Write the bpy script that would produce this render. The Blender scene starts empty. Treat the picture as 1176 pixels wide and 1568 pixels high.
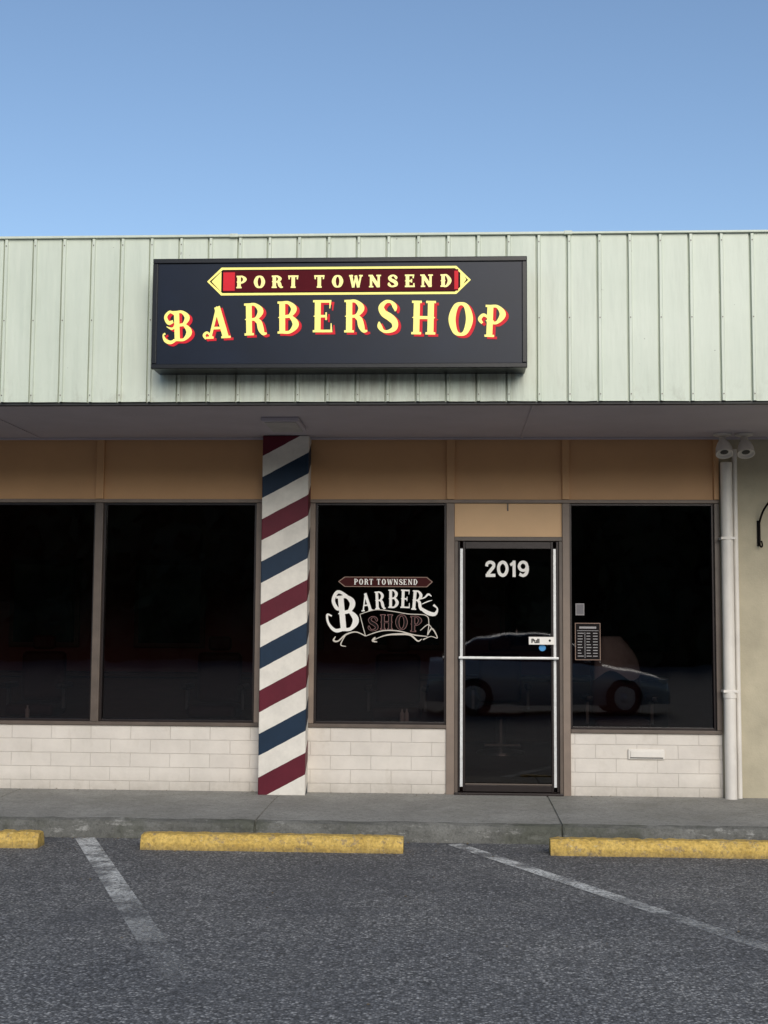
import bpy, math, random
from mathutils import Vector, Matrix
random.seed(7)
S = bpy.context.scene
COL = S.collection
# ------------------------------------------------------------------ helpers
def empty(name):
    o = bpy.data.objects.new(name, None); COL.objects.link(o); return o
def add(name, me, mats, parent=None):
    o = bpy.data.objects.new(name, me); COL.objects.link(o)
    for m in (mats if isinstance(mats, (list, tuple)) else [mats]): me.materials.append(m)
    if parent: o.parent = parent
    return o
def meshobj(name, vs, fs, mats, parent=None, smooth=False, mi=None):
    me = bpy.data.meshes.new(name); me.from_pydata([tuple(v) for v in vs], [], fs); me.update()
    if smooth:
        for p in me.polygons: p.use_smooth = True
    if mi:
        for p, i in zip(me.polygons, mi): p.material_index = i
    return add(name, me, mats, parent)
def bevel(o, w=0.004, seg=2):
    m = o.modifiers.new('bev', 'BEVEL'); m.width = w; m.segments = seg; m.limit_method = 'ANGLE'; return o
def boxdata(x0, x1, y0, y1, z0, z1):
    v = [(x0,y0,z0),(x1,y0,z0),(x1,y1,z0),(x0,y1,z0),(x0,y0,z1),(x1,y0,z1),(x1,y1,z1),(x0,y1,z1)]
    f = [(0,3,2,1),(4,5,6,7),(0,1,5,4),(1,2,6,5),(2,3,7,6),(3,0,4,7)]
    return v, f
def box(name, x0, x1, y0, y1, z0, z1, mat, parent=None, bev=0.003):
    v, f = boxdata(x0, x1, y0, y1, z0, z1)
    o = meshobj(name, v, f, mat, parent)
    if bev: bevel(o, bev)
    return o
def boxes(name, L, mat, parent=None, bev=0.003):
    V, F = [], []
    for b in L:
        v, f = boxdata(*b); n = len(V); V += v; F += [tuple(i+n for i in q) for q in f]
    o = meshobj(name, V, F, mat, parent)
    if bev: bevel(o, bev)
    return o
def lathe(name, prof, origin, axis, mat, parent=None, n=24):
    ax = Vector(axis).normalized(); q = Vector((0,0,1)).rotation_difference(ax)
    V, F = [], []
    for r, h in prof:
        for i in range(n):
            a = 2*math.pi*i/n
            V.append(Vector(origin) + q @ Vector((r*math.cos(a), r*math.sin(a), h)))
    for j in range(len(prof)-1):
        for i in range(n):
            F.append((j*n+i, j*n+(i+1)%n, (j+1)*n+(i+1)%n, (j+1)*n+i))
    o = meshobj(name, V, F, mat, parent, smooth=True)
    m = o.modifiers.new('es', 'EDGE_SPLIT'); m.split_angle = math.radians(40)
    return o
def tube(name, pts, r, mat, parent=None):
    cu = bpy.data.curves.new(name, 'CURVE'); cu.dimensions = '3D'; cu.bevel_depth = r; cu.bevel_resolution = 4; cu.use_fill_caps = True
    sp = cu.splines.new('NURBS'); sp.points.add(len(pts)-1); sp.order_u = 3; sp.use_endpoint_u = True
    for p, q in zip(sp.points, pts): p.co = (*q, 1)
    o = bpy.data.objects.new(name, cu); COL.objects.link(o)
    cu.materials.append(mat)
    if parent: o.parent = parent
    return o
# ------------------------------------------------------------------ materials
def newmat(name):
    m = bpy.data.materials.new(name); m.use_nodes = True
    nt = m.node_tree; return m, nt, nt.nodes, nt.links, nt.nodes['Principled BSDF']
def noise(nt, scale, detail=4, rough=.6, stretch=None):
    tc = nt.nodes.new('ShaderNodeTexCoord'); out = tc.outputs['Object']
    if stretch:
        mp = nt.nodes.new('ShaderNodeMapping'); mp.inputs['Scale'].default_value = stretch
        nt.links.new(out, mp.inputs[0]); out = mp.outputs[0]
    n = nt.nodes.new('ShaderNodeTexNoise'); n.inputs['Scale'].default_value = scale
    n.inputs['Detail'].default_value = detail; n.inputs['Roughness'].default_value = rough
    nt.links.new(out, n.inputs['Vector']); return n.outputs['Fac']
def ramp(nt, src, stops, interp='LINEAR'):
    r = nt.nodes.new('ShaderNodeValToRGB'); r.color_ramp.interpolation = interp
    e = r.color_ramp.elements
    while len(e) < len(stops): e.new(0.5)
    for i, (p, c) in enumerate(stops):
        e[i].position = p; e[i].color = (*c, 1) if len(c) == 3 else c
    nt.links.new(src, r.inputs[0]); return r.outputs[0]
def mix(nt, fac, a, b, mode='MIX'):
    m = nt.nodes.new('ShaderNodeMix'); m.data_type = 'RGBA'; m.blend_type = mode
    for s, v in ((m.inputs[0], fac), (m.inputs[6], a), (m.inputs[7], b)):
        if isinstance(v, (int, float)): s.default_value = v
        elif isinstance(v, tuple): s.default_value = (*v, 1)
        else: nt.links.new(v, s)
    return m.outputs[2]
def math_(nt, op, a, b=None):
    m = nt.nodes.new('ShaderNodeMath'); m.operation = op
    for s, v in ((m.inputs[0], a), (m.inputs[1], b)):
        if v is None: continue
        if isinstance(v, (int, float)): s.default_value = v
        else: nt.links.new(v, s)
    return m.outputs[0]
def bump(nt, p, h, strength=.3, dist=.01, prev=None):
    b = nt.nodes.new('ShaderNodeBump'); b.inputs['Strength'].default_value = strength; b.inputs['Distance'].default_value = dist
    nt.links.new(h, b.inputs['Height'])
    if prev: nt.links.new(prev, b.inputs['Normal'])
    nt.links.new(b.outputs[0], p.inputs['Normal']); return b.outputs[0]
G3 = lambda g: (g, g, g)
def simple(name, c, rough=.5, var=.15, scale=6, metal=0, bstr=.1, bscale=60, stretch=None, spec=.5):
    m, nt, nd, lk, p = newmat(name)
    f = noise(nt, scale, 5, .6, stretch)
    v = ramp(nt, f, [(.3, G3(1-var)), (.7, G3(1.0))])
    lk.new(mix(nt, 1.0, tuple(c), v, 'MULTIPLY'), p.inputs['Base Color'])
    p.inputs['Roughness'].default_value = rough; p.inputs['Metallic'].default_value = metal
    p.inputs['Specular IOR Level'].default_value = spec
    if bstr: bump(nt, p, noise(nt, bscale, 3), bstr, .004)
    return m
def sepxyz(nt):
    tc = nt.nodes.new('ShaderNodeTexCoord'); s = nt.nodes.new('ShaderNodeSeparateXYZ')
    nt.links.new(tc.outputs['Object'], s.inputs[0]); return s.outputs
def maprange(nt, src, a, b, c, d):
    m = nt.nodes.new('ShaderNodeMapRange'); nt.links.new(src, m.inputs[0])
    for i, v in zip((1,2,3,4), (a,b,c,d)): m.inputs[i].default_value = v
    return m.outputs[0]

# asphalt
M_asph, nt, nd, lk, p = newmat('asphalt')
tc = nd.new('ShaderNodeTexCoord')
vor = nd.new('ShaderNodeTexVoronoi'); vor.inputs['Scale'].default_value = 80; lk.new(tc.outputs['Object'], vor.inputs['Vector'])
sepc = nd.new('ShaderNodeSeparateColor'); lk.new(vor.outputs['Color'], sepc.inputs[0])
agg = ramp(nt, sepc.outputs[0], [(0, G3(.10)), (.5, (.165,.164,.165)), (.8, (.25,.247,.245)), (1, (.50,.485,.46))])
gap = ramp(nt, vor.outputs['Distance'], [(.25, G3(1)), (.8, G3(.42))])
base = mix(nt, 1.0, agg, gap, 'MULTIPLY')
med = ramp(nt, noise(nt, 9, 6, .7), [(.3, G3(.80)), (.7, G3(1.18))])
base = mix(nt, 1.0, base, med, 'MULTIPLY')
big = ramp(nt, noise(nt, .8, 5, .65), [(.35, (.82,.82,.84)), (.65, (1.16,1.14,1.11))])
base = mix(nt, 1.0, base, big, 'MULTIPLY')
dk = ramp(nt, noise(nt, 1.3, 5, .65, (0.5, 1.6, 1)), [(.52, G3(0)), (.68, G3(.4))])
base = mix(nt, dk, base, (.08,.08,.083))
drip = ramp(nt, noise(nt, 6, 2, .4), [(.72, G3(0)), (.76, G3(.5))])
base = mix(nt, drip, base, (.05,.05,.051))
lk.new(base, p.inputs['Base Color']); p.inputs['Roughness'].default_value = .85
b1 = bump(nt, p, math_(nt, 'MULTIPLY', vor.outputs['Distance'], -1), .6, .005)
bump(nt, p, noise(nt, 30, 5), .45, .009, b1)

def concrete(name, c1, c2, patch=None, moss=None, mo=(.5,.62,.7), pt=(.6,.66,.6)):
    m, nt, nd, lk, p = newmat(name)
    a = ramp(nt, noise(nt, 2.2, 6, .7), [(.3, c1), (.7, c2)])
    f = ramp(nt, noise(nt, 90, 4, .7), [(.3, G3(.7)), (.7, G3(1.12))])
    a = mix(nt, 1, a, f, 'MULTIPLY')
    if patch:
        a = mix(nt, ramp(nt, noise(nt, 3.5, 9, .8, (1, 1, 3)), [(pt[0], G3(0)), (pt[1], G3(pt[2]))]), a, patch)
    if moss:
        a = mix(nt, ramp(nt, noise(nt, 1.7, 7, .7), [(mo[0], G3(0)), (mo[1], G3(mo[2]))]), a, moss)
    sc = ramp(nt, noise(nt, 30, 6, .75), [(.38, G3(.72)), (.5, G3(1))])
    a = mix(nt, 1, a, sc, 'MULTIPLY')
    lk.new(a, p.inputs['Base Color']); p.inputs['Roughness'].default_value = .9
    b = bump(nt, p, noise(nt, 120, 4), .4, .005); bump(nt, p, noise(nt, 12, 5), .5, .012, b)
    return m
M_walk = concrete('sidewalk_concrete', (.26,.25,.225), (.38,.37,.335), moss=(.20,.195,.16), mo=(.5,.7,.6))
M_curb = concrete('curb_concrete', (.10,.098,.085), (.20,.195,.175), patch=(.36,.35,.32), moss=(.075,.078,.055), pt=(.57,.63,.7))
M_yel, nt, nd, lk, p = newmat('weathered_yellow_paint')
a = ramp(nt, noise(nt, 5, 6, .7), [(.3, (.55,.35,.075)), (.7, (.74,.50,.13))])
chips = ramp(nt, noise(nt, 14, 8, .8), [(.54, G3(0)), (.60, G3(.85))])
a = mix(nt, chips, a, (.33,.24,.13))
pale = ramp(nt, noise(nt, 24, 6, .8, (1,1,2)), [(.6, G3(0)), (.64, G3(.7))])
a = mix(nt, pale, a, (.62,.52,.3))
s = sepxyz(nt)
lowf = math_(nt, 'MULTIPLY', maprange(nt, s[2], .05, .0, 0, 1), noise(nt, 20, 5, .7))
a = mix(nt, lowf, a, (.10,.085,.06))
dirt = ramp(nt, noise(nt, 45, 5, .7), [(.35, G3(.6)), (.6, G3(1.05))])
a = mix(nt, 1, a, dirt, 'MULTIPLY')
lk.new(a, p.inputs['Base Color']); p.inputs['Roughness'].default_value = .8
bump(nt, p, noise(nt, 50, 6), .7, .008)
M_line, nt, nd, lk, p = newmat('worn_white_line_paint')
f = ramp(nt, noise(nt, 38, 7, .85), [(.44, G3(0)), (.52, G3(1))])
g = ramp(nt, noise(nt, 3.2, 4, .7), [(.40, G3(.12)), (.58, G3(1))])
s = sepxyz(nt)
fade = maprange(nt, s[1], -5.2, -2.4, .08, 1.0)
al = math_(nt, 'MULTIPLY', math_(nt, 'MULTIPLY', f, g), fade)
al = math_(nt, 'ADD', al, math_(nt, 'MULTIPLY', math_(nt, 'MULTIPLY', fade, g), .30))
tr = nd.new('ShaderNodeBsdfTransparent'); ms = nd.new('ShaderNodeMixShader')
lk.new(al, ms.inputs[0]); lk.new(tr.outputs[0], ms.inputs[1]); lk.new(p.outputs[0], ms.inputs[2])
lk.new(ms.outputs[0], nd['Material Output'].inputs[0])
p.inputs['Base Color'].default_value = (.70,.69,.65,1); p.inputs['Roughness'].default_value = .8
bump(nt, p, noise(nt, 60, 5), .8, .006)
# painted block wall
M_block, nt, nd, lk, p = newmat('white_painted_brick')
s = sepxyz(nt); cb = nd.new('ShaderNodeCombineXYZ')
wob = math_(nt, 'MULTIPLY', math_(nt, 'SUBTRACT', noise(nt, 6, 3), .5), .012)
lk.new(math_(nt, 'ADD', s[0], wob), cb.inputs[0]); lk.new(math_(nt, 'ADD', s[2], math_(nt, 'MULTIPLY', wob, .5)), cb.inputs[1])
br = nd.new('ShaderNodeTexBrick'); lk.new(cb.outputs[0], br.inputs['Vector'])
br.inputs['Scale'].default_value = 1; br.inputs['Brick Width'].default_value = .35; br.inputs['Row Height'].default_value = .119
br.inputs['Mortar Size'].default_value = .004; br.inputs['Mortar Smooth'].default_value = .8
br.inputs['Color1'].default_value = (.72,.66,.585,1); br.inputs['Color2'].default_value = (.68,.62,.55,1); br.inputs['Mortar'].default_value = (.60,.545,.475,1)
v = ramp(nt, noise(nt, 3, 6, .65), [(.3, G3(.86)), (.7, G3(1.03))])
a = mix(nt, 1, br.outputs['Color'], v, 'MULTIPLY')
st = ramp(nt, noise(nt, 5, 6, .7, (1,1,.5)), [(.58, G3(0)), (.75, G3(.3))])
a = mix(nt, st, a, (.40,.34,.26))
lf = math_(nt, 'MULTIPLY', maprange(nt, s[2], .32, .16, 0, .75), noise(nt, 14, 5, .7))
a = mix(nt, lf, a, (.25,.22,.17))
chip = ramp(nt, noise(nt, 9, 8, .8, (1,1,.6)), [(.70, G3(0)), (.72, G3(.6))])
a = mix(nt, chip, a, (.33,.27,.2))
lk.new(a, p.inputs['Base Color']); p.inputs['Roughness'].default_value = .6
b1 = bump(nt, p, math_(nt, 'MULTIPLY', br.outputs['Fac'], -1), .65, .005); bump(nt, p, noise(nt, 45, 5), .4, .006, b1)
# siding
M_side, nt, nd, lk, p = newmat('painted_metal_siding')
a = ramp(nt, noise(nt, 1.1, 4, .6), [(.3, (.57,.62,.51)), (.7, (.64,.68,.57))])
st = ramp(nt, noise(nt, 3, 6, .65, (3.5, 1, .35)), [(.5, G3(1)), (.8, G3(.91))])
a = mix(nt, 1, a, st, 'MULTIPLY')
s = sepxyz(nt)
lowm = maprange(nt, s[2], 3.45, 3.24, 0, 1)
spl = ramp(nt, noise(nt, 7, 7, .7, (1.5,1,.8)), [(.52, G3(0)), (.66, G3(.35))])
a = mix(nt, math_(nt, 'MULTIPLY', lowm, spl), a, (.30,.29,.22))
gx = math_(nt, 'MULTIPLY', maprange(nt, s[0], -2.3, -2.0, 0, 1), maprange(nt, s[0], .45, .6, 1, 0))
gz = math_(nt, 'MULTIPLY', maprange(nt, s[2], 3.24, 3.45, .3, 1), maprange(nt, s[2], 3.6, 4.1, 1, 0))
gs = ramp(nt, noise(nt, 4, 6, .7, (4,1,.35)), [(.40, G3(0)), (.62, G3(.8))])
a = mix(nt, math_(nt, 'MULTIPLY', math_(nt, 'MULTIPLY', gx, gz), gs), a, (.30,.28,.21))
sp = ramp(nt, noise(nt, 25, 2, .5), [(.76, G3(0)), (.8, G3(.6))])
a = mix(nt, sp, a, (.12,.11,.09))
lk.new(a, p.inputs['Base Color']); p.inputs['Roughness'].default_value = .45
bump(nt, p, noise(nt, 2.5, 3, .5, (4,1,.6)), .4, .02)

M_tan = simple('tan_painted_panel', (.60,.335,.155), .55, .1, 2, bstr=.06)
M_tan2 = simple('light_tan_panel', (.72,.45,.23), .5, .08, 3, bstr=.06)
M_post = simple('tan_window_post', (.24,.18,.14), .5, .25, 5)
M_frame = simple('brown_window_frame', (.12,.09,.07), .45, .3, 8)
M_bronze = simple('dark_bronze_metal', (.025,.017,.016), .35, .3, 10, metal=.3)
M_alu = simple('aluminium', (.80,.80,.79), .35, .2, 20, metal=.3)
M_chrome = simple('chrome', (.3,.3,.3), .3, .2, 20, metal=.8)
M_soff = simple('soffit_paint', (.54,.49,.53), .7, .12, 2)
M_dark = simple('dark_trim', (.03,.03,.03), .5, .3, 8)
M_pipe = simple('white_downspout_paint', (.80,.75,.68), .4, .25, 4, stretch=(1,1,.6))
M_stucco = simple('beige_stucco', (.52,.46,.33), .8, .25, 3, bstr=.5, bscale=70)
M_navy = simple('navy_sign_paint', (.005,.010,.025), .3, .3, 3, bstr=.05, spec=.22)
M_blackf = simple('black_sign_frame', (.006,.006,.008), .3, .3, 5, spec=.3)
M_roof = simple('roof_membrane', (.2,.2,.2), .9, .3, 2)
M_red = simple('sign_red', (.75,.015,.03), .5, .1, 8, bstr=0, spec=.2)
M_mar = simple('sign_maroon', (.10,.006,.012), .6, .2, 8, bstr=0, spec=.08)
def emis(name, c, e):
    m = simple(name, c, .4, .08, 8, bstr=0); p = m.node_tree.nodes['Principled BSDF']
    p.inputs['Emission Color'].default_value = (*c, 1); p.inputs['Emission Strength'].default_value = e; return m
M_yell = emis('sign_yellow', (.97,.84,.20), .27)
M_cream = emis('sign_cream', (.97,.86,.30), .24)
M_vin = simple('white_vinyl', (.88,.84,.78), .5, .1, 20, bstr=0)
M_vred = simple('red_vinyl', (.05,.010,.010), .6, .1, 20, bstr=0, spec=.08)
M_vtan = simple('tan_vinyl', (.30,.20,.155), .5, .1, 20, bstr=0, spec=.2)
M_blk = simple('black_paint', (.008,.006,.006), .6, .2, 20, bstr=0, spec=.1)
M_blue = simple('blue_vinyl', (.05,.28,.6), .5, .1, 20, bstr=0)
M_int = simple('interior_wall', (.24,.08,.075), .8, .3, 1.2)
M_intf = simple('interior_floor', (.10,.05,.045), .5, .3, 4)
M_wood = simple('dark_wood', (.10,.045,.03), .5, .4, 5, stretch=(1,1,6))
M_mirror = simple('mirror_glass', (.7,.7,.72), .04, .05, 3, metal=1, bstr=0)
M_leather = simple('black_leather', (.03,.02,.02), .35, .2, 8)
M_oxb = simple('oxblood_leather', (.06,.015,.015), .5, .2, 8, spec=.2)
M_cloth = simple('grey_cloth', (.5,.47,.45), .9, .2, 8)
M_cape = simple('cape_cloth', (.62,.57,.56), .9, .4, 5)
M_glass, nt, nd, lk, p = newmat('tinted_window_glass'); nd.remove(p)
fr = nd.new('ShaderNodeFresnel'); fr.inputs[0].default_value = 1.75
tr = nd.new('ShaderNodeBsdfTransparent'); tr.inputs[0].default_value = (.33,.28,.27,1)
gl = nd.new('ShaderNodeBsdfGlossy'); gl.inputs['Roughness'].default_value = .015
bb = nd.new('ShaderNodeBump'); bb.inputs['Strength'].default_value=.05; bb.inputs['Distance'].default_value=.02
lk.new(noise(nt, 1.6, 2), bb.inputs['Height']); lk.new(bb.outputs[0], gl.inputs['Normal'])
ms = nd.new('ShaderNodeMixShader'); lk.new(fr.outputs[0], ms.inputs[0]); lk.new(tr.outputs[0], ms.inputs[1]); lk.new(gl.outputs[0], ms.inputs[2])
lk.new(ms.outputs[0], nd['Material Output'].inputs[0])
M_pole, nt, nd, lk, p = newmat('barber_stripe_paint')
s = sepxyz(nt)
k = math_(nt, 'SUBTRACT', s[2], math_(nt, 'MULTIPLY', math_(nt, 'ADD', math_(nt, 'ADD', s[0], 1.66), math_(nt, 'ADD', s[1], .2)), .54))
k = math_(nt, 'ADD', k, math_(nt, 'MULTIPLY', math_(nt, 'SUBTRACT', noise(nt, 8, 3), .5), .010))
k = math_(nt, 'DIVIDE', math_(nt, 'SUBTRACT', k, .110 - .735), .735)
k = math_(nt, 'FRACT', k)
c = ramp(nt, k, [(0, (.115,.010,.022)), (.25, (.78,.73,.65)), (.5, (.010,.027,.055)), (.75, (.78,.73,.65))], 'CONSTANT')
v = ramp(nt, noise(nt, 6, 6, .7), [(.3, G3(.80)), (.7, G3(1.02))])
c = mix(nt, 1, c, v, 'MULTIPLY')
sc = ramp(nt, noise(nt, 16, 8, .8, (1,1,.6)), [(.70, G3(0)), (.72, G3(.5))])
c = mix(nt, sc, c, (.35,.30,.24))
lk.new(c, p.inputs['Base Color']); p.inputs['Roughness'].default_value = .5; p.inputs['Specular IOR Level'].default_value = .25
bump(nt, p, noise(nt, 25, 5, .6, (1,1,.3)), .3, .004)
M_leaf = simple('tree_foliage', (.05,.06,.025), .8, .6, .6, bstr=0)
M_litter = simple('dry_leaves', (.20,.14,.07), .8, .6, 9, bstr=0)
M_carp = simple('silver_car_paint', (.62,.64,.66), .25, .05, 3, metal=.2, bstr=0)
M_carg = simple('car_window', (.015,.018,.02), .05, .05, 3, bstr=0)
M_tyre = simple('tyre_rubber', (.02,.02,.02), .8, .1, 8)

# ------------------------------------------------------------------ ground
meshobj('asphalt_parking_lot', [(-400,-400,0),(400,-400,0),(400,400,0),(-400,400,0)], [(0,1,2,3)], M_asph)
prof = [(0.05,.162),(-.5,.156),(-1.0,.15),(-1.48,.142),(-1.51,.138),(-1.535,.125),(-1.548,.09),(-1.555,0.0)]
joints = [-1.47 + 2.28*k for k in range(-6, 7)]
xx = [round(-16 + .11*i, 3) for i in range(300)]
xx = [a for a in xx if min(abs(a-j) for j in joints) > .02]
cols = [(a, 0) for a in xx]
for j in joints: cols += [(j-.008, 0), (j-.004, 1), (j+.004, 1), (j+.008, 0)]
cols.sort()
V, F, MI = [], [], []
for a, g in cols:
    for i, (y, z) in enumerate(prof):
        jy = random.uniform(-.008, .008) if i >= 4 else 0; jz = random.uniform(-.007, .003) if 3 <= i <= 6 else 0
        V.append((a, y + (.012 if g and i >= 5 else 0) + jy, z + (-.010 if g and i < 6 else 0) + jz))
n = len(prof)
for c_ in range(len(cols)-1):
    for i in range(n-1):
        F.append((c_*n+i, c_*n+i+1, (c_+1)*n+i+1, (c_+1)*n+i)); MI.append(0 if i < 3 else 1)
meshobj('sidewalk', V, F, [M_walk, M_curb], mi=MI)
def line(x0, y0, x1, y1, w):
    d = Vector((x1-x0, y1-y0, 0)).normalized(); nn = Vector((-d.y, d.x, 0))*w/2
    a = Vector((x0, y0, .004)); b = Vector((x1, y1, .004))
    meshobj('parking_line', [a-nn, a+nn, b+nn, b-nn], [(0,1,2,3)], M_line)
line(-2.74, -1.58, -1.24, -5.4, .145)
line(.02, -1.62, 2.0, -5.4, .115)
line(-5.4, -1.6, -4.0, -5.6, .125)
line(3.0, -1.62, 4.9, -5.4, .115)
def wheel_stop(x0, x1, y):
    P = [(.085,0),(.085,.05),(.06,.10),(.045,.112),(-.045,.112),(-.06,.10),(-.085,.05),(-.085,0)]
    m = 60; V, F = [], []
    for i in range(m+1):
        t = i/m; xx_ = x0+(x1-x0)*t
        e = .012 if i in (0, m) else (.004 if i in (1, m-1) else 0)
        for (py, pz) in P:
            big = -random.uniform(.004,.012) if random.random() < .06 else 0
            V.append((xx_, y + py*(1-e*6) + random.uniform(-.003,.003), max(0, pz*(1-e*6) + ((random.uniform(-.005,.0015)+big) if pz > .06 else 0))))
    k = len(P)
    for i in range(m):
        for j in range(k-1): F.append((i*k+j, i*k+j+1, (i+1)*k+j+1, (i+1)*k+j))
    F.append(tuple(range(k))); F.append(tuple(reversed(range(m*k, m*k+k))))
    return meshobj('wheel_stop', V, F, M_yel)
wheel_stop(-4.82, -2.95, -1.97)
wheel_stop(-2.215, -.345, -1.955)
wheel_stop(.69, 2.56, -1.94)
V, F = [], []
for i in range(420):
    r = random.random()
    if r < .5: c0 = Vector((random.uniform(-5,4), -1.565-abs(random.gauss(0,.05)), .006))
    elif r < .65: c0 = Vector((random.uniform(-5,4), random.gauss(-2.09,.02), .006))
    elif r < .8: c0 = Vector((random.uniform(-5,4), -abs(random.gauss(.02,.05))-.01, .168))
    else: c0 = Vector((random.uniform(-5,4), random.uniform(-7,-1.6), .006))
    s_ = random.uniform(.004,.013); a = random.uniform(0,6.28); d = Vector((math.cos(a),math.sin(a),random.uniform(-.2,.4)))*s_; e = Vector((-math.sin(a),math.cos(a),random.uniform(0,.3)))*s_*.5
    n0 = len(V); V += [c0-d, c0-e, c0+d, c0+e+Vector((0,0,.003))]; F += [(n0,n0+1,n0+2),(n0,n0+2,n0+3)]
meshobj('leaf_litter', V, F, M_litter)

# ------------------------------------------------------------------ building
B = empty('barbershop_building')
XL, XR = -14.0, 10.0
G = .155
box('low_brick_wall_west', XL, -1.66, 0, .15, G-.1, .715, M_block, B, .003)
box('low_brick_wall_center', -1.28, -.052, 0, .15, G-.1, .715, M_block, B, .003)
box('low_brick_wall_east', 1.016, 2.30, 0, .15, G-.1, .69, M_block, B, .003)
box('stucco_wall', 2.302, XR, -.004, .15, G-.1, 3.238, M_stucco, B, .003)
boxes('window_sills', [(XL,-1.665,-.02,.10,.717,.748),(-1.275,-.053,-.02,.10,.717,.748),(1.017,2.298,-.02,.10,.692,.722)], M_frame, B)
posts = [(-12.2,-12.13),(-9.2,-9.13),(-6.2,-6.13),(-3.155,-3.085),(-.052,.018),(.952,1.014),(2.255,2.300)]
L = []
for i,(a,b) in enumerate(posts):
    z0 = G if i in (4,5) else (.75 if i<4 else .724)
    L.append((a,b,-.022,.10,z0,2.665))
boxes('window_posts', L[:4]+L[6:], M_frame, B)
boxes('door_posts', L[4:6], M_post, B)
boxes('panel_battens', [(a,b,-.03,.10,2.70,3.236) for a,b in posts], M_tan, B)
boxes('window_side_frames', [(-1.275,-1.20,-.015,.09,.75,2.664),(-1.72,-1.665,-.015,.09,.75,2.664)], M_post, B)
box('head_rail', XL, 2.30, -.018, .10, 2.668, 2.698, M_post, B)
box('upper_panels', XL, 2.30, .0, .08, 2.70, 3.238, M_tan, B, 0)
box('transom_panel', .02, .95, .005, .08, 2.375, 2.666, M_tan2, B, 0)
box('transom_latch', .475,.487,-.004,.004,2.60,2.664, M_frame, B, .001)
L = []
def wframe(x0, x1, z0, z1, t=.018):
    L.extend([(x0,x0+t,.012,.07,z0,z1),(x1-t,x1,.012,.07,z0,z1),(x0+t,x1-t,.012,.07,z0,z0+t),(x0+t,x1-t,.012,.07,z1-t,z1)])
wins = [(-6.13,-3.155,.749,2.667),(-3.085,-1.722,.749,2.667),(-1.199,-.053,.749,2.667),(1.015,2.254,.723,2.667),(-9.13,-6.2,.749,2.667),(-12.13,-9.2,.749,2.667)]
for w in wins: wframe(*w)
boxes('window_inner_frames', L, M_bronze, B, .002)
V, F = [], []
for (a,b,c_,d) in wins:
    k = len(V); V += [(a+.01,.045,c_+.01),(b-.01,.045,c_+.01),(b-.01,.045,d-.01),(a+.01,.045,d-.01)]; F.append((k,k+1,k+2,k+3))
meshobj('window_glass', V, F, M_glass, B)
boxes('door_frame', [(.019,.048,-.012,.09,G+.02,2.335),(.922,.951,-.012,.09,G+.02,2.335),(.019,.951,-.014,.09,2.337,2.373)], M_frame, B)
boxes('door_leaf_stiles', [(.050,.066,.0,.06,G+.03,2.333),(.092,.112,.0,.06,G+.03,2.333),(.853,.872,.0,.06,G+.03,2.333),(.898,.920,.0,.06,G+.03,2.333),
    (.112,.853,.002,.058,2.27,2.331),(.112,.853,.002,.058,G+.03,G+.085)], M_bronze, B)
boxes('door_edge_strips', [(.067,.091,-.006,.05,G+.07,2.27),(.873,.897,.006,.05,G+.07,2.27)], M_alu, B, .002)
box('door_bottom_strip', .112,.853,-.006,.0,G+.088,G+.10, M_frame, B, .002)
box('door_threshold', .02, .95, -.05, .09, G, G+.024, M_bronze, B)
meshobj('door_glass', [(.11,.03,G+.08),(.855,.03,G+.08),(.855,.03,2.275),(.11,.03,2.275)], [(0,1,2,3)], M_glass, B)
box('door_push_bar', .055, .915, -.045, -.025, 1.315, 1.337, M_alu, B, .006)
boxes('door_bar_brackets', [(.07,.088,-.026,.0,1.317,1.335),(.876,.894,-.026,.006,1.317,1.335)], M_alu, B, .002)
# fascia
YF = -1.93; ZB, ZT = 3.235, 4.47
per = .2212; x = .604 - per*60
pts = []
while x < 9.8:
    pts += [(x,0),(x+.004,.020),(x+.012,.020),(x+.016,-.012),(x+.034,-.012),(x+.040,0)]
    if random.random() < .25: pts.append((x+.13, random.uniform(-.004,.004)))
    x += per
pts = [q for q in pts if XL < q[0]]
V, F = [], []
NZ = 5
for (a, y) in pts:
    for j in range(NZ+1):
        V.append((a + random.uniform(-.0008,.0008), YF+y+random.uniform(-.001,.001), ZB+(ZT-ZB)*j/NZ + (random.uniform(-.002,.002) if j == 0 else 0)))
for i in range(len(pts)-1):
    for j in range(NZ):
        b = i*(NZ+1)+j; F.append((b, b+NZ+1, b+NZ+2, b+1))
meshobj('metal_fascia', V, F, M_side, B)
L = []
x = .604 - per*20
while x < 4:
    for z in (ZB+.05, 3.85, ZT-.05): L.append((x+.0215,x+.0285,YF-.0165,YF-.0125,z-.0035,z+.0035))
    x += per
boxes('fascia_screws', L, M_frame, B, 0)
box('fascia_drip_edge', XL, 9.8, YF+.022, YF+.07, ZB-.02, ZB+.02, M_dark, B)
L = []; x = XL
while x < 9.8:
    l = 2.47; L.append((x, min(x+l, 9.8), YF-.024, YF+.12, ZT+.004+random.uniform(-.003,.003), ZT+.022+random.uniform(-.002,.003))); x += l + .004
boxes('roof_coping', L, M_side, B, .003)
boxes('coping_laps', [(a-.03,a+.03,YF-.028,YF+.12,ZT+.0,ZT+.027) for a in (XL+2.47*k+.0037*k for k in range(1,10))], M_side, B, .003)
box('soffit', XL, 9.8, YF+.071, .0-.001, 3.24, 3.30, M_soff, B, 0)
boxes('soffit_battens', [(a-.012,a+.012,YF+.08,-.052,3.232,3.239) for a in (-6.1,-3.66,.60,3.04)] + [(XL,9.8,-.05,-.032,3.222,3.239)], M_soff, B, .002)
box('flat_roof', XL, 9.8, YF+.03, 9, 4.30, 4.40, M_roof, B, 0)
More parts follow.
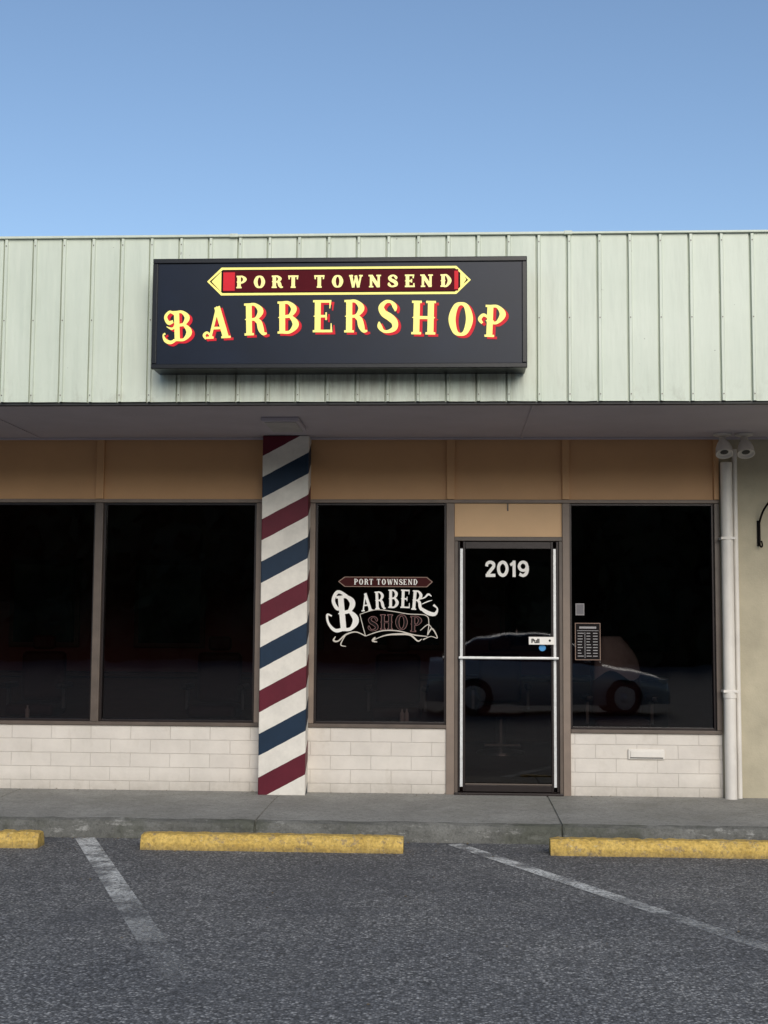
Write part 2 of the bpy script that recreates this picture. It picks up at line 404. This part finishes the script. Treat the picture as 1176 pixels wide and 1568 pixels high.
boxes('outer_walls', [(XL-.15,XL-.001,0,9,.0,4.3),(9.8,9.95,0.16,9,.0,4.3),(XL,9.8,8.85,9,0,4.3)], M_stucco, B, 0)
# interior
boxes('interior_room', [(XL,9.7,5.0,5.1,.1,3.2)], M_int, B, 0)
meshobj('interior_floor', [(XL,.151,.165),(9.7,.151,.165),(9.7,5,.165),(XL,5,.165)], [(0,1,2,3)], M_intf, B)
meshobj('interior_ceiling', [(XL,.151,3.1),(9.7,.151,3.1),(9.7,5,3.1),(XL,5,3.1)], [(0,3,2,1)], M_int, B)
box('interior_backing', XL, 9.7, .10, .15, 2.70, 3.1, M_int, B, 0)
boxes('station_counter', [(-6.5,2.6,4.55,4.99,.95,1.0),(-6.5,2.6,4.65,4.99,.2,.94)], M_wood, B, .01)
boxes('station_mirror_frames', [(a,a+.9,4.95,4.99,1.3,2.4) for a in (-5.6,-4.0,-2.5,-1.0,.6,1.9)], M_wood, B, .01)
boxes('station_mirrors', [(a+.06,a+.84,4.94,4.948,1.36,2.34) for a in (-5.6,-4.0,-2.5,-1.0,.6,1.9)], M_mirror, B, 0)
for i, (bx, by) in enumerate([(-3.80,.25),(-.44,.22),(-.40,.25)]):
    lathe('sill_bottle', [(0,0),(.018,0),(.020,.02),(.020,.07),(.008,.09),(.008,.11),(0,.11)], (bx,by,.756), (0,0,1), M_cape, B, 12)
box('inner_window_ledge', XL, -.05, .151, .36, .70, .755, M_wood, B, .004)
box('inner_window_ledge_east', 1.02, 2.3, .151, .36, .68, .725, M_wood, B, .004)
bevel(boxes('mail_slot', [(1.50,1.81,-.02,-.001,.475,.56)], M_pipe, B, 0), .006)
box('mail_slot_flap', 1.52, 1.79, -.028, -.021, .492, .545, M_pipe, B, .004)
box('mail_slot_gap', 1.515, 1.795, -.0215, -.0205, .484, .491, M_dark, B, 0)
FX = empty('soffit_light_fixture')
box('housing', -1.52,-1.22,-1.20,-.62,3.205,3.238, M_soff, FX, .006)
box('lens', -1.495,-1.245,-1.17,-.65,3.198,3.204, M_cloth, FX, .002)

# ------------------------------------------------------------------ striped column
PC = empty('barber_pole_column')
box('striped_column', -1.648, -1.245, -.2, -.001, G, 3.236, M_pole, PC, .008)

# ------------------------------------------------------------------ downspout
DS = empty('downspout')
lathe('pipe', [(.0,0),(.05,0),(.05,2.86),(.0,2.86)], (2.352,-.075,G+.0), (0,0,1), M_pipe, DS)
lathe('coupling', [(.05,0),(.056,0),(.056,.05),(.05,.05)], (2.352,-.075,G+.85), (0,0,1), M_pipe, DS)
lathe('conduit', [(.0,0),(.022,0),(.022,2.98),(.0,2.98)], (2.432,-.035,G), (0,0,1), M_pipe, DS)
boxes('straps', [(2.29,2.415,-.128,-.004,z,z+.022) for z in (1.05,2.35)], M_pipe, DS, .003)
def flood(x):
    E = empty('floodlight')
    lathe('base_plate', [(0,0),(.075,0),(.075,.012),(.05,.022),(.0,.022)], (x,-.25,3.238), (0,0,-1), M_pipe, E)
    ax = Vector((0,-.45,-.9)).normalized(); o_ = Vector((x,-.25,3.20))
    lathe('housing', [(0,0),(.03,0),(.032,.03),(.050,.05),(.068,.10),(.073,.16),(.066,.16),(.055,.14),(0,.135)], o_, ax, M_pipe, E)
    lathe('lens', [(.034,.141),(.022,.144),(0,.146)], o_, ax, M_dark, E)
flood(2.29); flood(2.47)
HK = empty('plant_hanger_hook')
tube('rod', [(2.635,-.02,2.30),(2.635,-.02,2.45),(2.635,-.03,2.50),(2.66,-.10,2.62),(2.74,-.2,2.72),(2.85,-.28,2.74),(2.93,-.33,2.68),(2.93,-.33,2.63),(2.88,-.30,2.61)], .009, M_blk, HK)
box('mounting_plate', 2.62,2.65,-.016,-.005,2.30,2.52, M_blk, HK, .003)
tube('lower_curl', [(2.635,-.02,2.33),(2.64,-.05,2.28),(2.65,-.09,2.30),(2.64,-.08,2.34)], .007, M_blk, HK)

# ------------------------------------------------------------------ lettering
def cr(pts, n=8, closed=False):
    P = [tuple(q) for q in pts]; m = len(P); out = []
    rng = range(m) if closed else range(m-1)
    for i in rng:
        if closed: a,b,c_,d = P[(i-1)%m],P[i],P[(i+1)%m],P[(i+2)%m]
        else: a,b,c_,d = P[max(i-1,0)],P[i],P[i+1],P[min(i+2,m-1)]
        for j in range(n):
            t = j/n
            out.append(tuple(.5*((2*b[k])+(-a[k]+c_[k])*t+(2*a[k]-5*b[k]+4*c_[k]-d[k])*t*t+(-a[k]+3*b[k]-3*c_[k]+d[k])*t**3) for k in range(3)))
    if not closed: out.append(P[-1])
    return out
def St(x, t=.2, spur=True):
    r = [([(x,0,t),(x,1,t)],0), ([(x-t*.8,.035,.07),(x+t*.8,.035,.07)],0), ([(x-t*.8,.965,.07),(x+t*.8,.965,.07)],0)]
    if spur: r.append(([(x-t*.72,.5,.01),(x,.5,.14),(x+t*.72,.5,.01)],0))
    return r
def glyph(c):
    if c == 'B': return .75, St(.2)+[([(.2,.955,.09),(.42,.95,.10),(.6,.76,.2),(.44,.54,.10),(.2,.53,.08)],1),([(.3,.53,.08),(.48,.52,.10),(.66,.28,.22),(.46,.05,.10),(.2,.045,.09)],1)]
    if c == 'R': return .78, St(.2)+[([(.2,.955,.09),(.42,.95,.10),(.6,.75,.2),(.44,.52,.10),(.2,.5,.08)],1),([(.4,.5,.1),(.54,.4,.18),(.6,.2,.2),(.68,.05,.12),(.8,.05,.05)],1)]
    if c == 'P': return .72, St(.2)+[([(.2,.955,.09),(.44,.95,.10),(.62,.72,.21),(.44,.46,.10),(.2,.45,.08)],1)]
    if c == 'D': return .78, St(.2)+[([(.2,.955,.09),(.45,.94,.11),(.66,.5,.22),(.45,.06,.11),(.2,.045,.09)],1)]
    if c == 'A': return .84, [([(.14,.02,.09),(.42,1,.10)],0),([(.40,1.0,.2),(.68,.02,.2)],0),([(.22,.33,.08),(.6,.33,.08)],0),([(.02,.035,.07),(.26,.035,.07)],0),([(.52,.035,.07),(.84,.035,.07)],0)]
    if c == 'E': return .70, St(.2)+[([(.2,.96,.08),(.6,.96,.08)],0),([(.62,1,.07),(.60,.74,.03)],0),([(.2,.5,.08),(.48,.5,.08)],0),([(.48,.62,.05),(.48,.38,.05)],0),([(.2,.04,.08),(.64,.04,.08)],0),([(.66,0,.07),(.65,.28,.03)],0)]
    if c == 'H': return .86, St(.2)+St(.66)+[([(.2,.5,.09),(.66,.5,.09)],0)]
    if c == 'O': return .80, [([(.4,.955,.09),(.57,.86,.16),(.67,.5,.22),(.57,.14,.16),(.4,.045,.09),(.23,.14,.16),(.13,.5,.22),(.23,.86,.16)],2)]
    if c == 'S': return .68, [([(.60,.66,.04),(.58,.80,.15),(.46,.94,.09),(.28,.94,.11),(.14,.78,.18),(.22,.60,.21),(.42,.48,.23),(.58,.33,.21),(.58,.15,.17),(.40,.05,.10),(.22,.06,.09),(.10,.2,.15),(.08,.34,.04)],1)]
    if c == 'T': return .74, [([(.37,0,.2),(.37,1,.2)],0),([(.22,.035,.07),(.52,.035,.07)],0),([(.04,.955,.09),(.70,.955,.09)],0),([(.06,1,.07),(.08,.72,.03)],0),([(.68,1,.07),(.66,.72,.03)],0)]
    if c == 'N': return .86, [([(.16,0,.11),(.16,1,.11)],0),([(.16,.96,.2),(.68,.04,.2)],0),([(.70,0,.11),(.70,1,.11)],0),([(.04,.035,.07),(.30,.035,.07)],0),([(.0,.965,.07),(.2,.965,.07)],0),([(.56,.965,.07),(.84,.965,.07)],0)]
    if c == 'W': return 1.1, [([(.12,1,.18),(.34,0,.18)],0),([(.36,0,.09),(.56,.95,.09)],0),([(.54,.95,.18),(.76,0,.18)],0),([(.78,0,.09),(.98,1,.09)],0),([(.0,.965,.07),(.28,.965,.07)],0),([(.84,.965,.07),(1.1,.965,.07)],0)]
    if c == '2': return .80, [([(.12,.64,.21),(.18,.82,.21),(.40,.90,.19),(.62,.80,.22),(.62,.62,.22),(.44,.42,.22),(.20,.16,.22)],1),([(.06,.095,.19),(.76,.095,.19)],0)]
    if c == '0': return .88, [([(.44,.90,.20),(.66,.78,.22),(.75,.5,.22),(.66,.22,.22),(.44,.10,.20),(.22,.22,.22),(.13,.5,.22),(.22,.78,.22)],2)]
    if c == '1': return .46, [([(.30,0,.22),(.30,1,.22)],0),([(.02,.72,.17),(.28,.88,.2)],0)]
    if c == '9': return .86, [([(.42,.91,.18),(.63,.83,.21),(.70,.65,.21),(.62,.47,.2),(.42,.40,.17),(.22,.48,.2),(.14,.65,.21),(.22,.83,.2)],2),([(.72,.68,.2),(.73,.42,.22),(.62,.19,.22),(.40,.09,.18),(.16,.19,.2)],1)]
    return .5, []
def ribs_to_mesh(V, F, ribs, T, y0, grow=0.0, cnt=[0]):
    for pts, kind in ribs:
        P = [tuple(q) for q in pts]
        closed = kind == 2
        if kind: P = cr(P, 7, closed)
        m = len(P); cnt[0] += 1; y = y0 - (cnt[0] % 14)*.00012
        base = len(V)
        for i, q in enumerate(P):
            a = P[(i-1)%m] if (closed or i) else P[i]; b = P[(i+1)%m] if (closed or i < m-1) else P[i]
            dx, dz = b[0]-a[0], b[1]-a[1]; l = math.hypot(dx, dz) or 1; dx /= l; dz /= l
            w = max(q[2], .005)/2 + grow; ex = 0
            if not closed and i == 0: ex = -grow
            if not closed and i == m-1: ex = grow
            for sgn in (1, -1):
                X, Z = T(q[0]+dx*ex - dz*w*sgn, q[1]+dz*ex + dx*w*sgn)
                V.append((X, y, Z))
        for i in range(m if closed else m-1):
            j = (i+1) % m
            F.append((base+2*i, base+2*i+1, base+2*j+1, base+2*j))
def draw(V, F, c, cx, zb, h, y, ws=1.0, rot=0.0, grow=0, dx=0, dz=0, extra=None):
    w, ribs = glyph(c); ribs = list(ribs) + (extra or [])
    cr_, sr = math.cos(rot), math.sin(rot)
    def T(a, b):
        a = (a-w/2)*h*ws; b = b*h
        return cx + a*cr_ - b*sr + dx, zb + a*sr + b*cr_ + dz
    ribs_to_mesh(V, F, ribs, T, y, grow)
def free(V, F, pts, y, sm=1):
    ribs_to_mesh(V, F, [(pts, sm)], lambda a, b: (a, b), y)

# ------------------------------------------------------------------ the sign
SG = empty('barbershop_sign')
SX0, SX1, SZ0, SZ1, SY = -2.168, .522, 3.432, 4.232, -2.20
box('cabinet', SX0, SX1, SY+.012, YF-.018, SZ0, SZ1, M_blackf, SG, .006)
t = .032
boxes('frame', [(SX0-.004,SX1+.004,SY-.012,SY+.03,SZ1-t,SZ1+.004),(SX0-.004,SX1+.004,SY-.012,SY+.03,SZ0-.004,SZ0+t),
                (SX0-.004,SX0+t,SY-.0115,SY+.03,SZ0+t,SZ1-t),(SX1-t,SX1+.004,SY-.0115,SY+.03,SZ0+t,SZ1-t)], M_blackf, SG, .005)
box('face_panel', SX0+t-.003, SX1-t+.003, SY, SY+.0115, SZ0+t-.003, SZ1-t+.003, M_navy, SG, 0)
su = lambda u: SX0 + (u-235)*.00471
sv = lambda v: SZ1 - (v-397.5)*.00482
def poly(name, P, y, mat, par):
    return meshobj(name, [(a, y, b) for a, b in P], [tuple(range(len(P)))], mat, par)
def hexa(u0, u1, v0, v1, tip):
    m = (v0+v1)/2
    return [(su(u0+tip),sv(v1)),(su(u1-tip),sv(v1)),(su(u1),sv(m)),(su(u1-tip),sv(v0)),(su(u0+tip),sv(v0)),(su(u0),sv(m))]
poly('banner_outline', hexa(318,722,410.5,453,22), SY-.002, M_yell, SG)
poly('banner_gap', hexa(322,718,414,449.5,20), SY-.003, M_blk, SG)
poly('banner_arrow_w', [(su(325),sv(432)),(su(340),sv(416.5)),(su(340),sv(447.5))][::-1], SY-.004, M_yell, SG)
poly('banner_arrow_e', [(su(715),sv(431)),(su(706),sv(417)),(su(706),sv(446))], SY-.004, M_yell, SG)
def rect(u0,u1,v0,v1): return [(su(u0),sv(v1)),(su(u1),sv(v1)),(su(u1),sv(v0)),(su(u0),sv(v0))]
poly('banner_fill', rect(343,703,415.5,448), SY-.004, M_mar, SG)
poly('banner_red_w', rect(343,361,418,446), SY-.005, M_red, SG)
poly('banner_red_e', rect(697,703,418,446), SY-.005, M_red, SG)
V, F = [], []
us = [371,399,426,451,491,519,547,576,603,629,655,684]
for c, u in zip('PORTTOWNSEND', us): draw(V, F, c, su(u), sv(442), .087, SY-.0065, 1.16 if c != 'W' else .98, grow=.028)
meshobj('banner_text', V, F, M_cream, SG)
big = [('B',281,522,.222),('A',337,518.5,.232),('R',393,514,.235),('B',443,511.5,.235),('E',496,510,.235),('R',546,510.5,.238),('S',595,511.5,.24),('H',650,514,.245),('O',706,516.5,.245),('P',757,518.5,.232)]
rot = [.05,.04,.03,.015,0,0,-.01,-.02,-.03,-.04]
wsc = [.84,.90,.88,.88,.90,.90,.90,.88,.92,.90]
ex = {0: [([(.15,.88,.08),(-.05,.98,.09),(-.22,.82,.12),(-.12,.62,.13),(.06,.66,.10)],1), ([(.15,.05,.08),(-.06,-.03,.12),(-.26,.05,.12),(-.33,.22,.06),(-.25,.27,.07)],1), ([(-.2,.5,.02),(0,.42,.08),(.15,.5,.04)],1)],
      1: [([(.2,.05,.07),(.05,.2,.07),(-.06,.12,.1),(0,.0,.06)],1)],
      9: [([(.15,.60,.07),(-.02,.68,.10),(-.14,.55,.12),(-.05,.42,.08)],1)]}
Vy, Fy, Vr, Fr = [], [], [], []
for i, (c, u, v, h) in enumerate(big):
    draw(Vr, Fr, c, su(u), sv(v), h, SY-.002, wsc[i]*1.02, rot[i], .005, .020, -.014, ex.get(i))
    draw(Vy, Fy, c, su(u), sv(v), h, SY-.005, wsc[i]*1.02, rot[i], .0, 0, 0, ex.get(i))
meshobj('letter_shadows', Vr, Fr, M_red, SG); meshobj('letters', Vy, Fy, M_yell, SG)

# ------------------------------------------------------------------ window lettering
WS = empty('window_lettering')
wu = lambda u: (u-693)*(.00566-1.55e-7*(u-693))
wv = lambda v: 1.6 - (v-957.5)*.00571
GY = .041
V, F = [], []
uu = [544.5,552.5,560.5,568,579.5,587.5,597,606,613.5,620,628,636]
poly('ribbon_outline', [(wu(517),wv(891)),(wu(527),wv(899)),(wu(654),wv(899)),(wu(663),wv(891)),(wu(654),wv(883.5)),(wu(527),wv(883.5))], GY, M_vtan, WS)
poly('ribbon_fill', [(wu(519),wv(891)),(wu(528),wv(898)),(wu(653),wv(898)),(wu(661),wv(891)),(wu(653),wv(884.5)),(wu(528),wv(884.5))], GY-.0008, M_vred, WS)
for c, u in zip('PORTTOWNSEND', uu): draw(V, F, c, wu(u), wv(895.6), .050, GY-.002, .95, grow=.0)
word = [('A',562,936,.155,.10),('R',582,933,.155,.05),('B',602,931,.160,.0),('E',620,931,.16,-.03),('R',638,934,.17,-.08)]
for c, u, v, h, r in word: draw(V, F, c, wu(u), wv(v), h, GY-.002, .78, r, grow=.0)
draw(V, F, 'B', wu(534), wv(966), .31, GY-.002, .80, .10, .0)
def fw(P): free(V, F, [(wu(a), wv(b), w) for a, b, w in P], GY-.002)
fw([(531,913,.02),(517,907,.03),(510,920,.03),(517,933,.03),(526,927,.015)])
fw([(530,962,.03),(514,966,.03),(503,955,.02),(501,942,.018),(508,944,.012)])
fw([(643,930,.02),(655,938,.035),(666,940,.03),(670,932,.012),(664,926,.02)])
fw([(640,918,.008),(650,915,.012),(656,910,.018),(661,913,.006)])
fw([(646,925,.006),(655,921,.010),(662,919,.003)])
meshobj('white_letters', V, F, M_vin, WS)
V, F = [], []
fw([(551,941,.006),(575,934,.007),(600,936,.007),(625,940,.007),(652,942,.007),(657,953,.007),(655,972,.007)])
fw([(551,941,.006),(556,960,.007),(560,974,.007)])
fw([(560,974,.006),(585,966,.009),(610,966,.009),(635,972,.010),(655,974,.006)])
fw([(560,974,.008),(545,968,.010),(530,972,.014),(518,982,.012),(511,981,.016),(514,975,.006)])
fw([(530,972,.006),(522,987,.010),(530,990,.005)])
fw([(572,980,.004),(590,973,.010),(608,971,.016),(628,972,.014),(640,981,.012),(646,978,.006)])
fw([(575,976,.012),(571,981,.018),(578,983,.006)])
fw([(655,972,.008),(662,962,.012),(670,976,.008),(660,974,.006),(648,979,.010)])
fw([(644,965,.006),(656,956,.008),(663,964,.006)])
meshobj('scroll_work', V, F, simple('cream_vinyl', (.62,.56,.48), .5, .1, 20, bstr=0), WS)
V1, F1, V2, F2 = [], [], [], []
for c, u, v, h in [('S',571,966,.125),('H',592,964,.13),('O',615,964,.13),('P',637,967,.135)]:
    draw(V1, F1, c, wu(u), wv(v), h, GY-.002, 1.05, 0, .014); draw(V2, F2, c, wu(u), wv(v), h, GY-.005, 1.05, 0, -.018)
meshobj('shop_outline', V1, F1, simple('grey_red_vinyl', (.26,.12,.11), .5, .1, 20, bstr=0), WS); meshobj('shop_fill', V2, F2, M_blk, WS)
def text(name, s, cx, z, h, y, mat, par, xs=1.0, off=0.0):
    cu = bpy.data.curves.new(name, 'FONT'); cu.body = s; cu.size = h/.73; cu.offset = off; cu.align_x = 'CENTER'; cu.fill_mode = 'FRONT'
    ob = bpy.data.objects.new(name+'_t', cu); COL.objects.link(ob); bpy.context.view_layer.update()
    me = bpy.data.meshes.new_from_object(ob.evaluated_get(bpy.context.evaluated_depsgraph_get())); bpy.data.objects.remove(ob)
    me.materials.clear()
    o = add(name, me, mat, par); o.rotation_euler = (math.pi/2,0,0); o.scale = (xs,1,1); o.location = (cx,y,z); return o
DN = empty('door_number_sign')
V, F = [], []
for c, u in (('2',751.5),('0',770.5),('1',786.5),('9',802)): draw(V, F, c, wu(u), wv(883), .143, .024, .84)
meshobj('digits', V, F, M_vin, DN)
PS = empty('pull_sticker')
def qd(name, u0,u1,v0,v1,y,mat,par): return poly(name, [(wu(u0),wv(v1)),(wu(u1),wv(v1)),(wu(u1),wv(v0)),(wu(u0),wv(v0))], y, mat, par)
qd('label', 810,849,973.5,985,-.012,M_vin,PS)
text('pull_text', 'Pull', wu(820), wv(982.5), .036, -.014, M_blk, PS, 1.0, .002)
lathe('handle_dot', [(.03,0),(.028,.003),(0,.003)], (wu(831),.024,wv(990)), (0,-1,0), M_blue, PS)
lathe('handle_dot_w', [(.01,0),(.009,.002),(0,.002)], (wu(842),-.012,wv(979)), (0,-1,0), M_blk, PS)
PO = empty('price_list_poster')
qd('sheet_edge', 881.5,920.5,952,1008,.0405,M_vtan,PO)
qd('sheet', 882.5,919.5,953,1007,.0395,M_blk,PO)
L = []
for r in range(9):
    v = 967+r*4.3
    for (a, b) in ((885.5,890+random.random()*5),(899,904+random.random()*3),(909,916)):
        L.append((wu(a),wu(b),.0375,.0385,wv(v+1.2),wv(v)))
L += [(wu(888),wu(914),.0375,.0385,wv(960.5),wv(957.5)),(wu(884.5),wu(917.5),.0375,.0385,wv(964.0),wv(963.3)),(wu(896.3),wu(897.0),.0375,.0385,wv(1005),wv(966))]
boxes('printing', L, simple('poster_print', (.33,.31,.31)), PO, 0)
NC = empty('notice_card')
M_card = simple('card_grey',(.13,.12,.13))
qd('card', 882.5,896,922.5,940.5,.0405,simple('card_edge',(.25,.23,.23)),NC); qd('card_print', 884,894.5,924,938.5,.0395,M_card,NC)

# ------------------------------------------------------------------ barber chairs inside
def chair(x, y, cover):
    C = empty('barber_chair'); z = .165
    lathe('base', [(0,0),(.28,0),(.27,.03),(.06,.06),(.05,.40),(.12,.42),(0,.42)], (x,y,z), (0,0,1), M_chrome, C)
    bevel(box('seat', x-.27,x+.27,y-.27,y+.25,z+.42,z+.56, M_oxb, C, 0), .05, 4)
    bk = box('backrest', x-.25,x+.25,y+.2,y+.32,z+.56,z+1.12, M_oxb, C, 0); bevel(bk, .058, 5)
    bevel(box('headrest', x-.13,x+.13,y+.2,y+.29,z+1.14,z+1.30, M_oxb, C, 0), .04, 4)
    for sx in (-1, 1):
        bevel(box('armrest', x+sx*.31-.035,x+sx*.31+.035,y-.22,y+.25,z+.72,z+.78, M_leather, C, 0), .02, 3)
        box('arm_post', x+sx*.31-.015,x+sx*.31+.015,y-.03,y+.03,z+.50,z+.72, M_chrome, C)
    box('footrest', x-.2,x+.2,y-.5,y-.36,z+.12,z+.15, M_chrome, C, .01)
    if cover:
        V, F = [], []; m, q = 26, 12
        for j in range(q+1):
            h = j/q
            for i in range(m):
                a = 2*math.pi*i/m; r = (.09+.12*math.sin(min(h*1.9,1.57)))*(1+.07*math.sin(a*5+h*3)*h)
                V.append((x+r*math.cos(a)*1.05-.05*(1-h), y+.18+r*.6*math.sin(a), z+1.34-.38*h + .05*math.sin(a*3+1)*h))
        for j in range(q):
            for i in range(m): F.append((j*m+i, (j+1)*m+i, (j+1)*m+(i+1)%m, j*m+(i+1)%m))
        F.append(tuple(range(m)))
        meshobj('draped_cape', V, F, M_cape, C, smooth=True)
chair(1.62, 1.5, True); chair(-.6, 3.0, False); chair(-2.6, 3.0, False); chair(-4.6, 3.0, False); chair(.55, 3.6, False)

# ------------------------------------------------------------------ car parked across the aisle (reflected in door and east window)
CAR = empty('parked_car'); CX, CY = 1.75, -13.3
def loft(name, secs, mat, idx=None, mats=None):
    k = len(secs[0]); V = [q for s_ in secs for q in s_]; F, MI = [], []
    for i in range(len(secs)-1):
        for j in range(k-1):
            F.append((i*k+j, i*k+j+1, (i+1)*k+j+1, (i+1)*k+j)); MI.append(idx[j] if idx else 0)
    F.append(tuple(range(k))); MI.append(0); F.append(tuple(range(len(V)-k, len(V)))[::-1]); MI.append(0)
    return meshobj(name, V, F, mats or [mat], CAR, smooth=True, mi=MI)
secs = []
for (x, w, zt) in [(2.22,.55,.52),(2.18,.68,.62),(2.0,.78,.70),(1.6,.85,.80),(1.0,.88,.90),(.5,.89,.94),(0,.9,.95),(-.8,.9,.96),(-1.3,.89,.98),(-1.8,.86,1.0),(-2.12,.78,.96),(-2.2,.68,.6)]:
    secs.append([(CX+x, CY+a*w, z) for a, z in ((.9,.2),(1,.36),(1.0,.56*min(1,zt/.8)),(.97,zt*.86),(.86,zt*.985),(.45,zt+.02),(0,zt+.03),(-.45,zt+.02),(-.86,zt*.985),(-.97,zt*.86),(-1.0,.56*min(1,zt/.8)),(-1,.36),(-.9,.2))])
loft('body', secs, M_carp)
secs = []
for (x, w, zt) in [(1.0,.74,.95),(.65,.73,1.17),(.25,.71,1.38),(-.2,.70,1.45),(-.8,.69,1.44),(-1.35,.68,1.33),(-1.95,.70,1.02)]:
    secs.append([(CX+x, CY+a*w, z) for a, z in ((1,.93),(.93,.93+(zt-.93)*.45),(.80,zt-.02),(.4,zt+.01),(0,zt+.02),(-.4,zt+.01),(-.80,zt-.02),(-.93,.93+(zt-.93)*.45),(-1,.93))])
loft('cabin', secs, None, [0,0,1,1,1,1,0,0], [M_carg, M_carp])
for wx in (1.35, -1.35):
    for sy in (1, -1):
        o_ = (CX+wx, CY+sy*.72, .32)
        lathe('tyre', [(.0,0),(.2,0),(.32,.01),(.335,.05),(.335,.15),(.32,.19),(.21,.20),(.2,.18)], o_, (0,sy,0), M_tyre, CAR)
        lathe('wheel_rim', [(.2,.18),(.19,.185),(.08,.17),(.05,.19),(0,.19)], o_, (0,sy,0), M_alu, CAR)
for sy in (1, -1):
    bevel(box('headlight', CX+1.98, CX+2.16, min(CY+sy*.50,CY+sy*.74), max(CY+sy*.50,CY+sy*.74), .58, .69, M_vin, CAR, 0), .03, 3)
    bevel(box('side_mirror', CX+.62, CX+.74, min(CY+sy*.86,CY+sy*1.0), max(CY+sy*.86,CY+sy*1.0), .96, 1.06, M_carp, CAR, 0), .03, 3)
box('bumper_grille', CX+2.16, CX+2.225, CY-.4, CY+.4, .34, .46, M_dark, CAR, .02)

# ------------------------------------------------------------------ trees across the lot (seen reflected in the glass)
V, F = [], []
def blob(cx, cy, hh, rr, nl, base=.3):
    for i in range(nl):
        a = random.uniform(0, 2*math.pi); b = random.uniform(-1, 1); r_ = random.uniform(.75, 1.08)
        s_ = math.sqrt(1-b*b)
        c0 = Vector((cx+rr*r_*s_*math.cos(a), cy+rr*r_*s_*math.sin(a), hh/2+base+(hh/2)*r_*b))
        if c0.z < 0: c0.z = .2
        u = Vector((random.gauss(0,1),random.gauss(0,1),random.gauss(0,1))).normalized(); w = u.orthogonal().normalized()
        sz = random.uniform(.3,.75)*min(1, hh/6); n0 = len(V)
        V.extend([c0-u*sz, c0-w*sz*.6, c0+u*sz, c0+w*sz*.6]); F.append((n0,n0+1,n0+2,n0+3))
    n0 = len(V); m = 7
    for j in range(m+1):
        for i in range(12):
            a = 2*math.pi*i/12; b = math.pi*j/m; q = rr*.85*math.sin(b)*random.uniform(.85,1.1)
            V.append(Vector((cx+q*math.cos(a), cy+q*math.sin(a), hh/2+base-.1-(hh/2-.3)*math.cos(b))))
    for j in range(m):
        for i in range(12): F.append((n0+j*12+i, n0+j*12+(i+1)%12, n0+(j+1)*12+(i+1)%12, n0+(j+1)*12+i))
for k in range(40):
    blob(-46 + k*2.3 + random.uniform(-1,1), -50 + random.uniform(-3,3), random.uniform(6.2,11), random.uniform(2.2,3.6), 380)
for k in range(60):
    blob(-46 + k*1.5 + random.uniform(-.5,.5), -46.5 + random.uniform(-1,1), random.uniform(3.2,4.8), random.uniform(1.5,2.1), 90, -.8)
meshobj('distant_trees', V, F, M_leaf)

# ------------------------------------------------------------------ light
EL, AZ = math.radians(26), math.radians(165)
W = bpy.data.worlds.new('World'); S.world = W; W.use_nodes = True
nt = W.node_tree; sk = nt.nodes.new('ShaderNodeTexSky'); sk.sky_type = 'NISHITA'; sk.sun_disc = False
sk.sun_elevation = EL; sk.sun_rotation = AZ; sk.air_density = 1.0; sk.dust_density = .4; sk.ozone_density = 2.0
nt.links.new(sk.outputs[0], nt.nodes['Background'].inputs[0]); nt.nodes['Background'].inputs[1].default_value = .15
sd = Vector((math.sin(AZ)*math.cos(EL), math.cos(AZ)*math.cos(EL), math.sin(EL)))
l = bpy.data.lights.new('sun', 'SUN'); l.energy = 2.65; l.angle = math.radians(40); l.color = (1,.92,.80)
lo = bpy.data.objects.new('sun', l); COL.objects.link(lo); lo.rotation_euler = sd.to_track_quat('Z', 'Y').to_euler(); lo.location = sd*30

# ------------------------------------------------------------------ camera
th, ta, ro = math.radians(2.96), math.radians(4.95), .0065
R = Vector((math.cos(th), math.sin(th), 0)); Fh = Vector((-math.sin(th), math.cos(th), 0)); Z = Vector((0,0,1))
Fw = Fh*math.cos(ta) + Z*math.sin(ta); U = -Fh*math.sin(ta) + Z*math.cos(ta)
R2 = R*math.cos(ro) + U*math.sin(ro); U2 = U*math.cos(ro) - R*math.sin(ro)
cam = bpy.data.cameras.new('camera'); co = bpy.data.objects.new('camera', cam); COL.objects.link(co)
m = Matrix((R2, U2, -Fw)).transposed().to_4x4(); m.translation = Vector((-.01,-11.4,1.6)); co.matrix_world = m
cam.sensor_fit = 'HORIZONTAL'; cam.sensor_width = 36; cam.lens = 61.3; cam.clip_end = 2000; cam.clip_start = .05
S.camera = co
S.view_settings.view_transform = 'Standard'; S.view_settings.look = 'None'; S.view_settings.exposure = 0
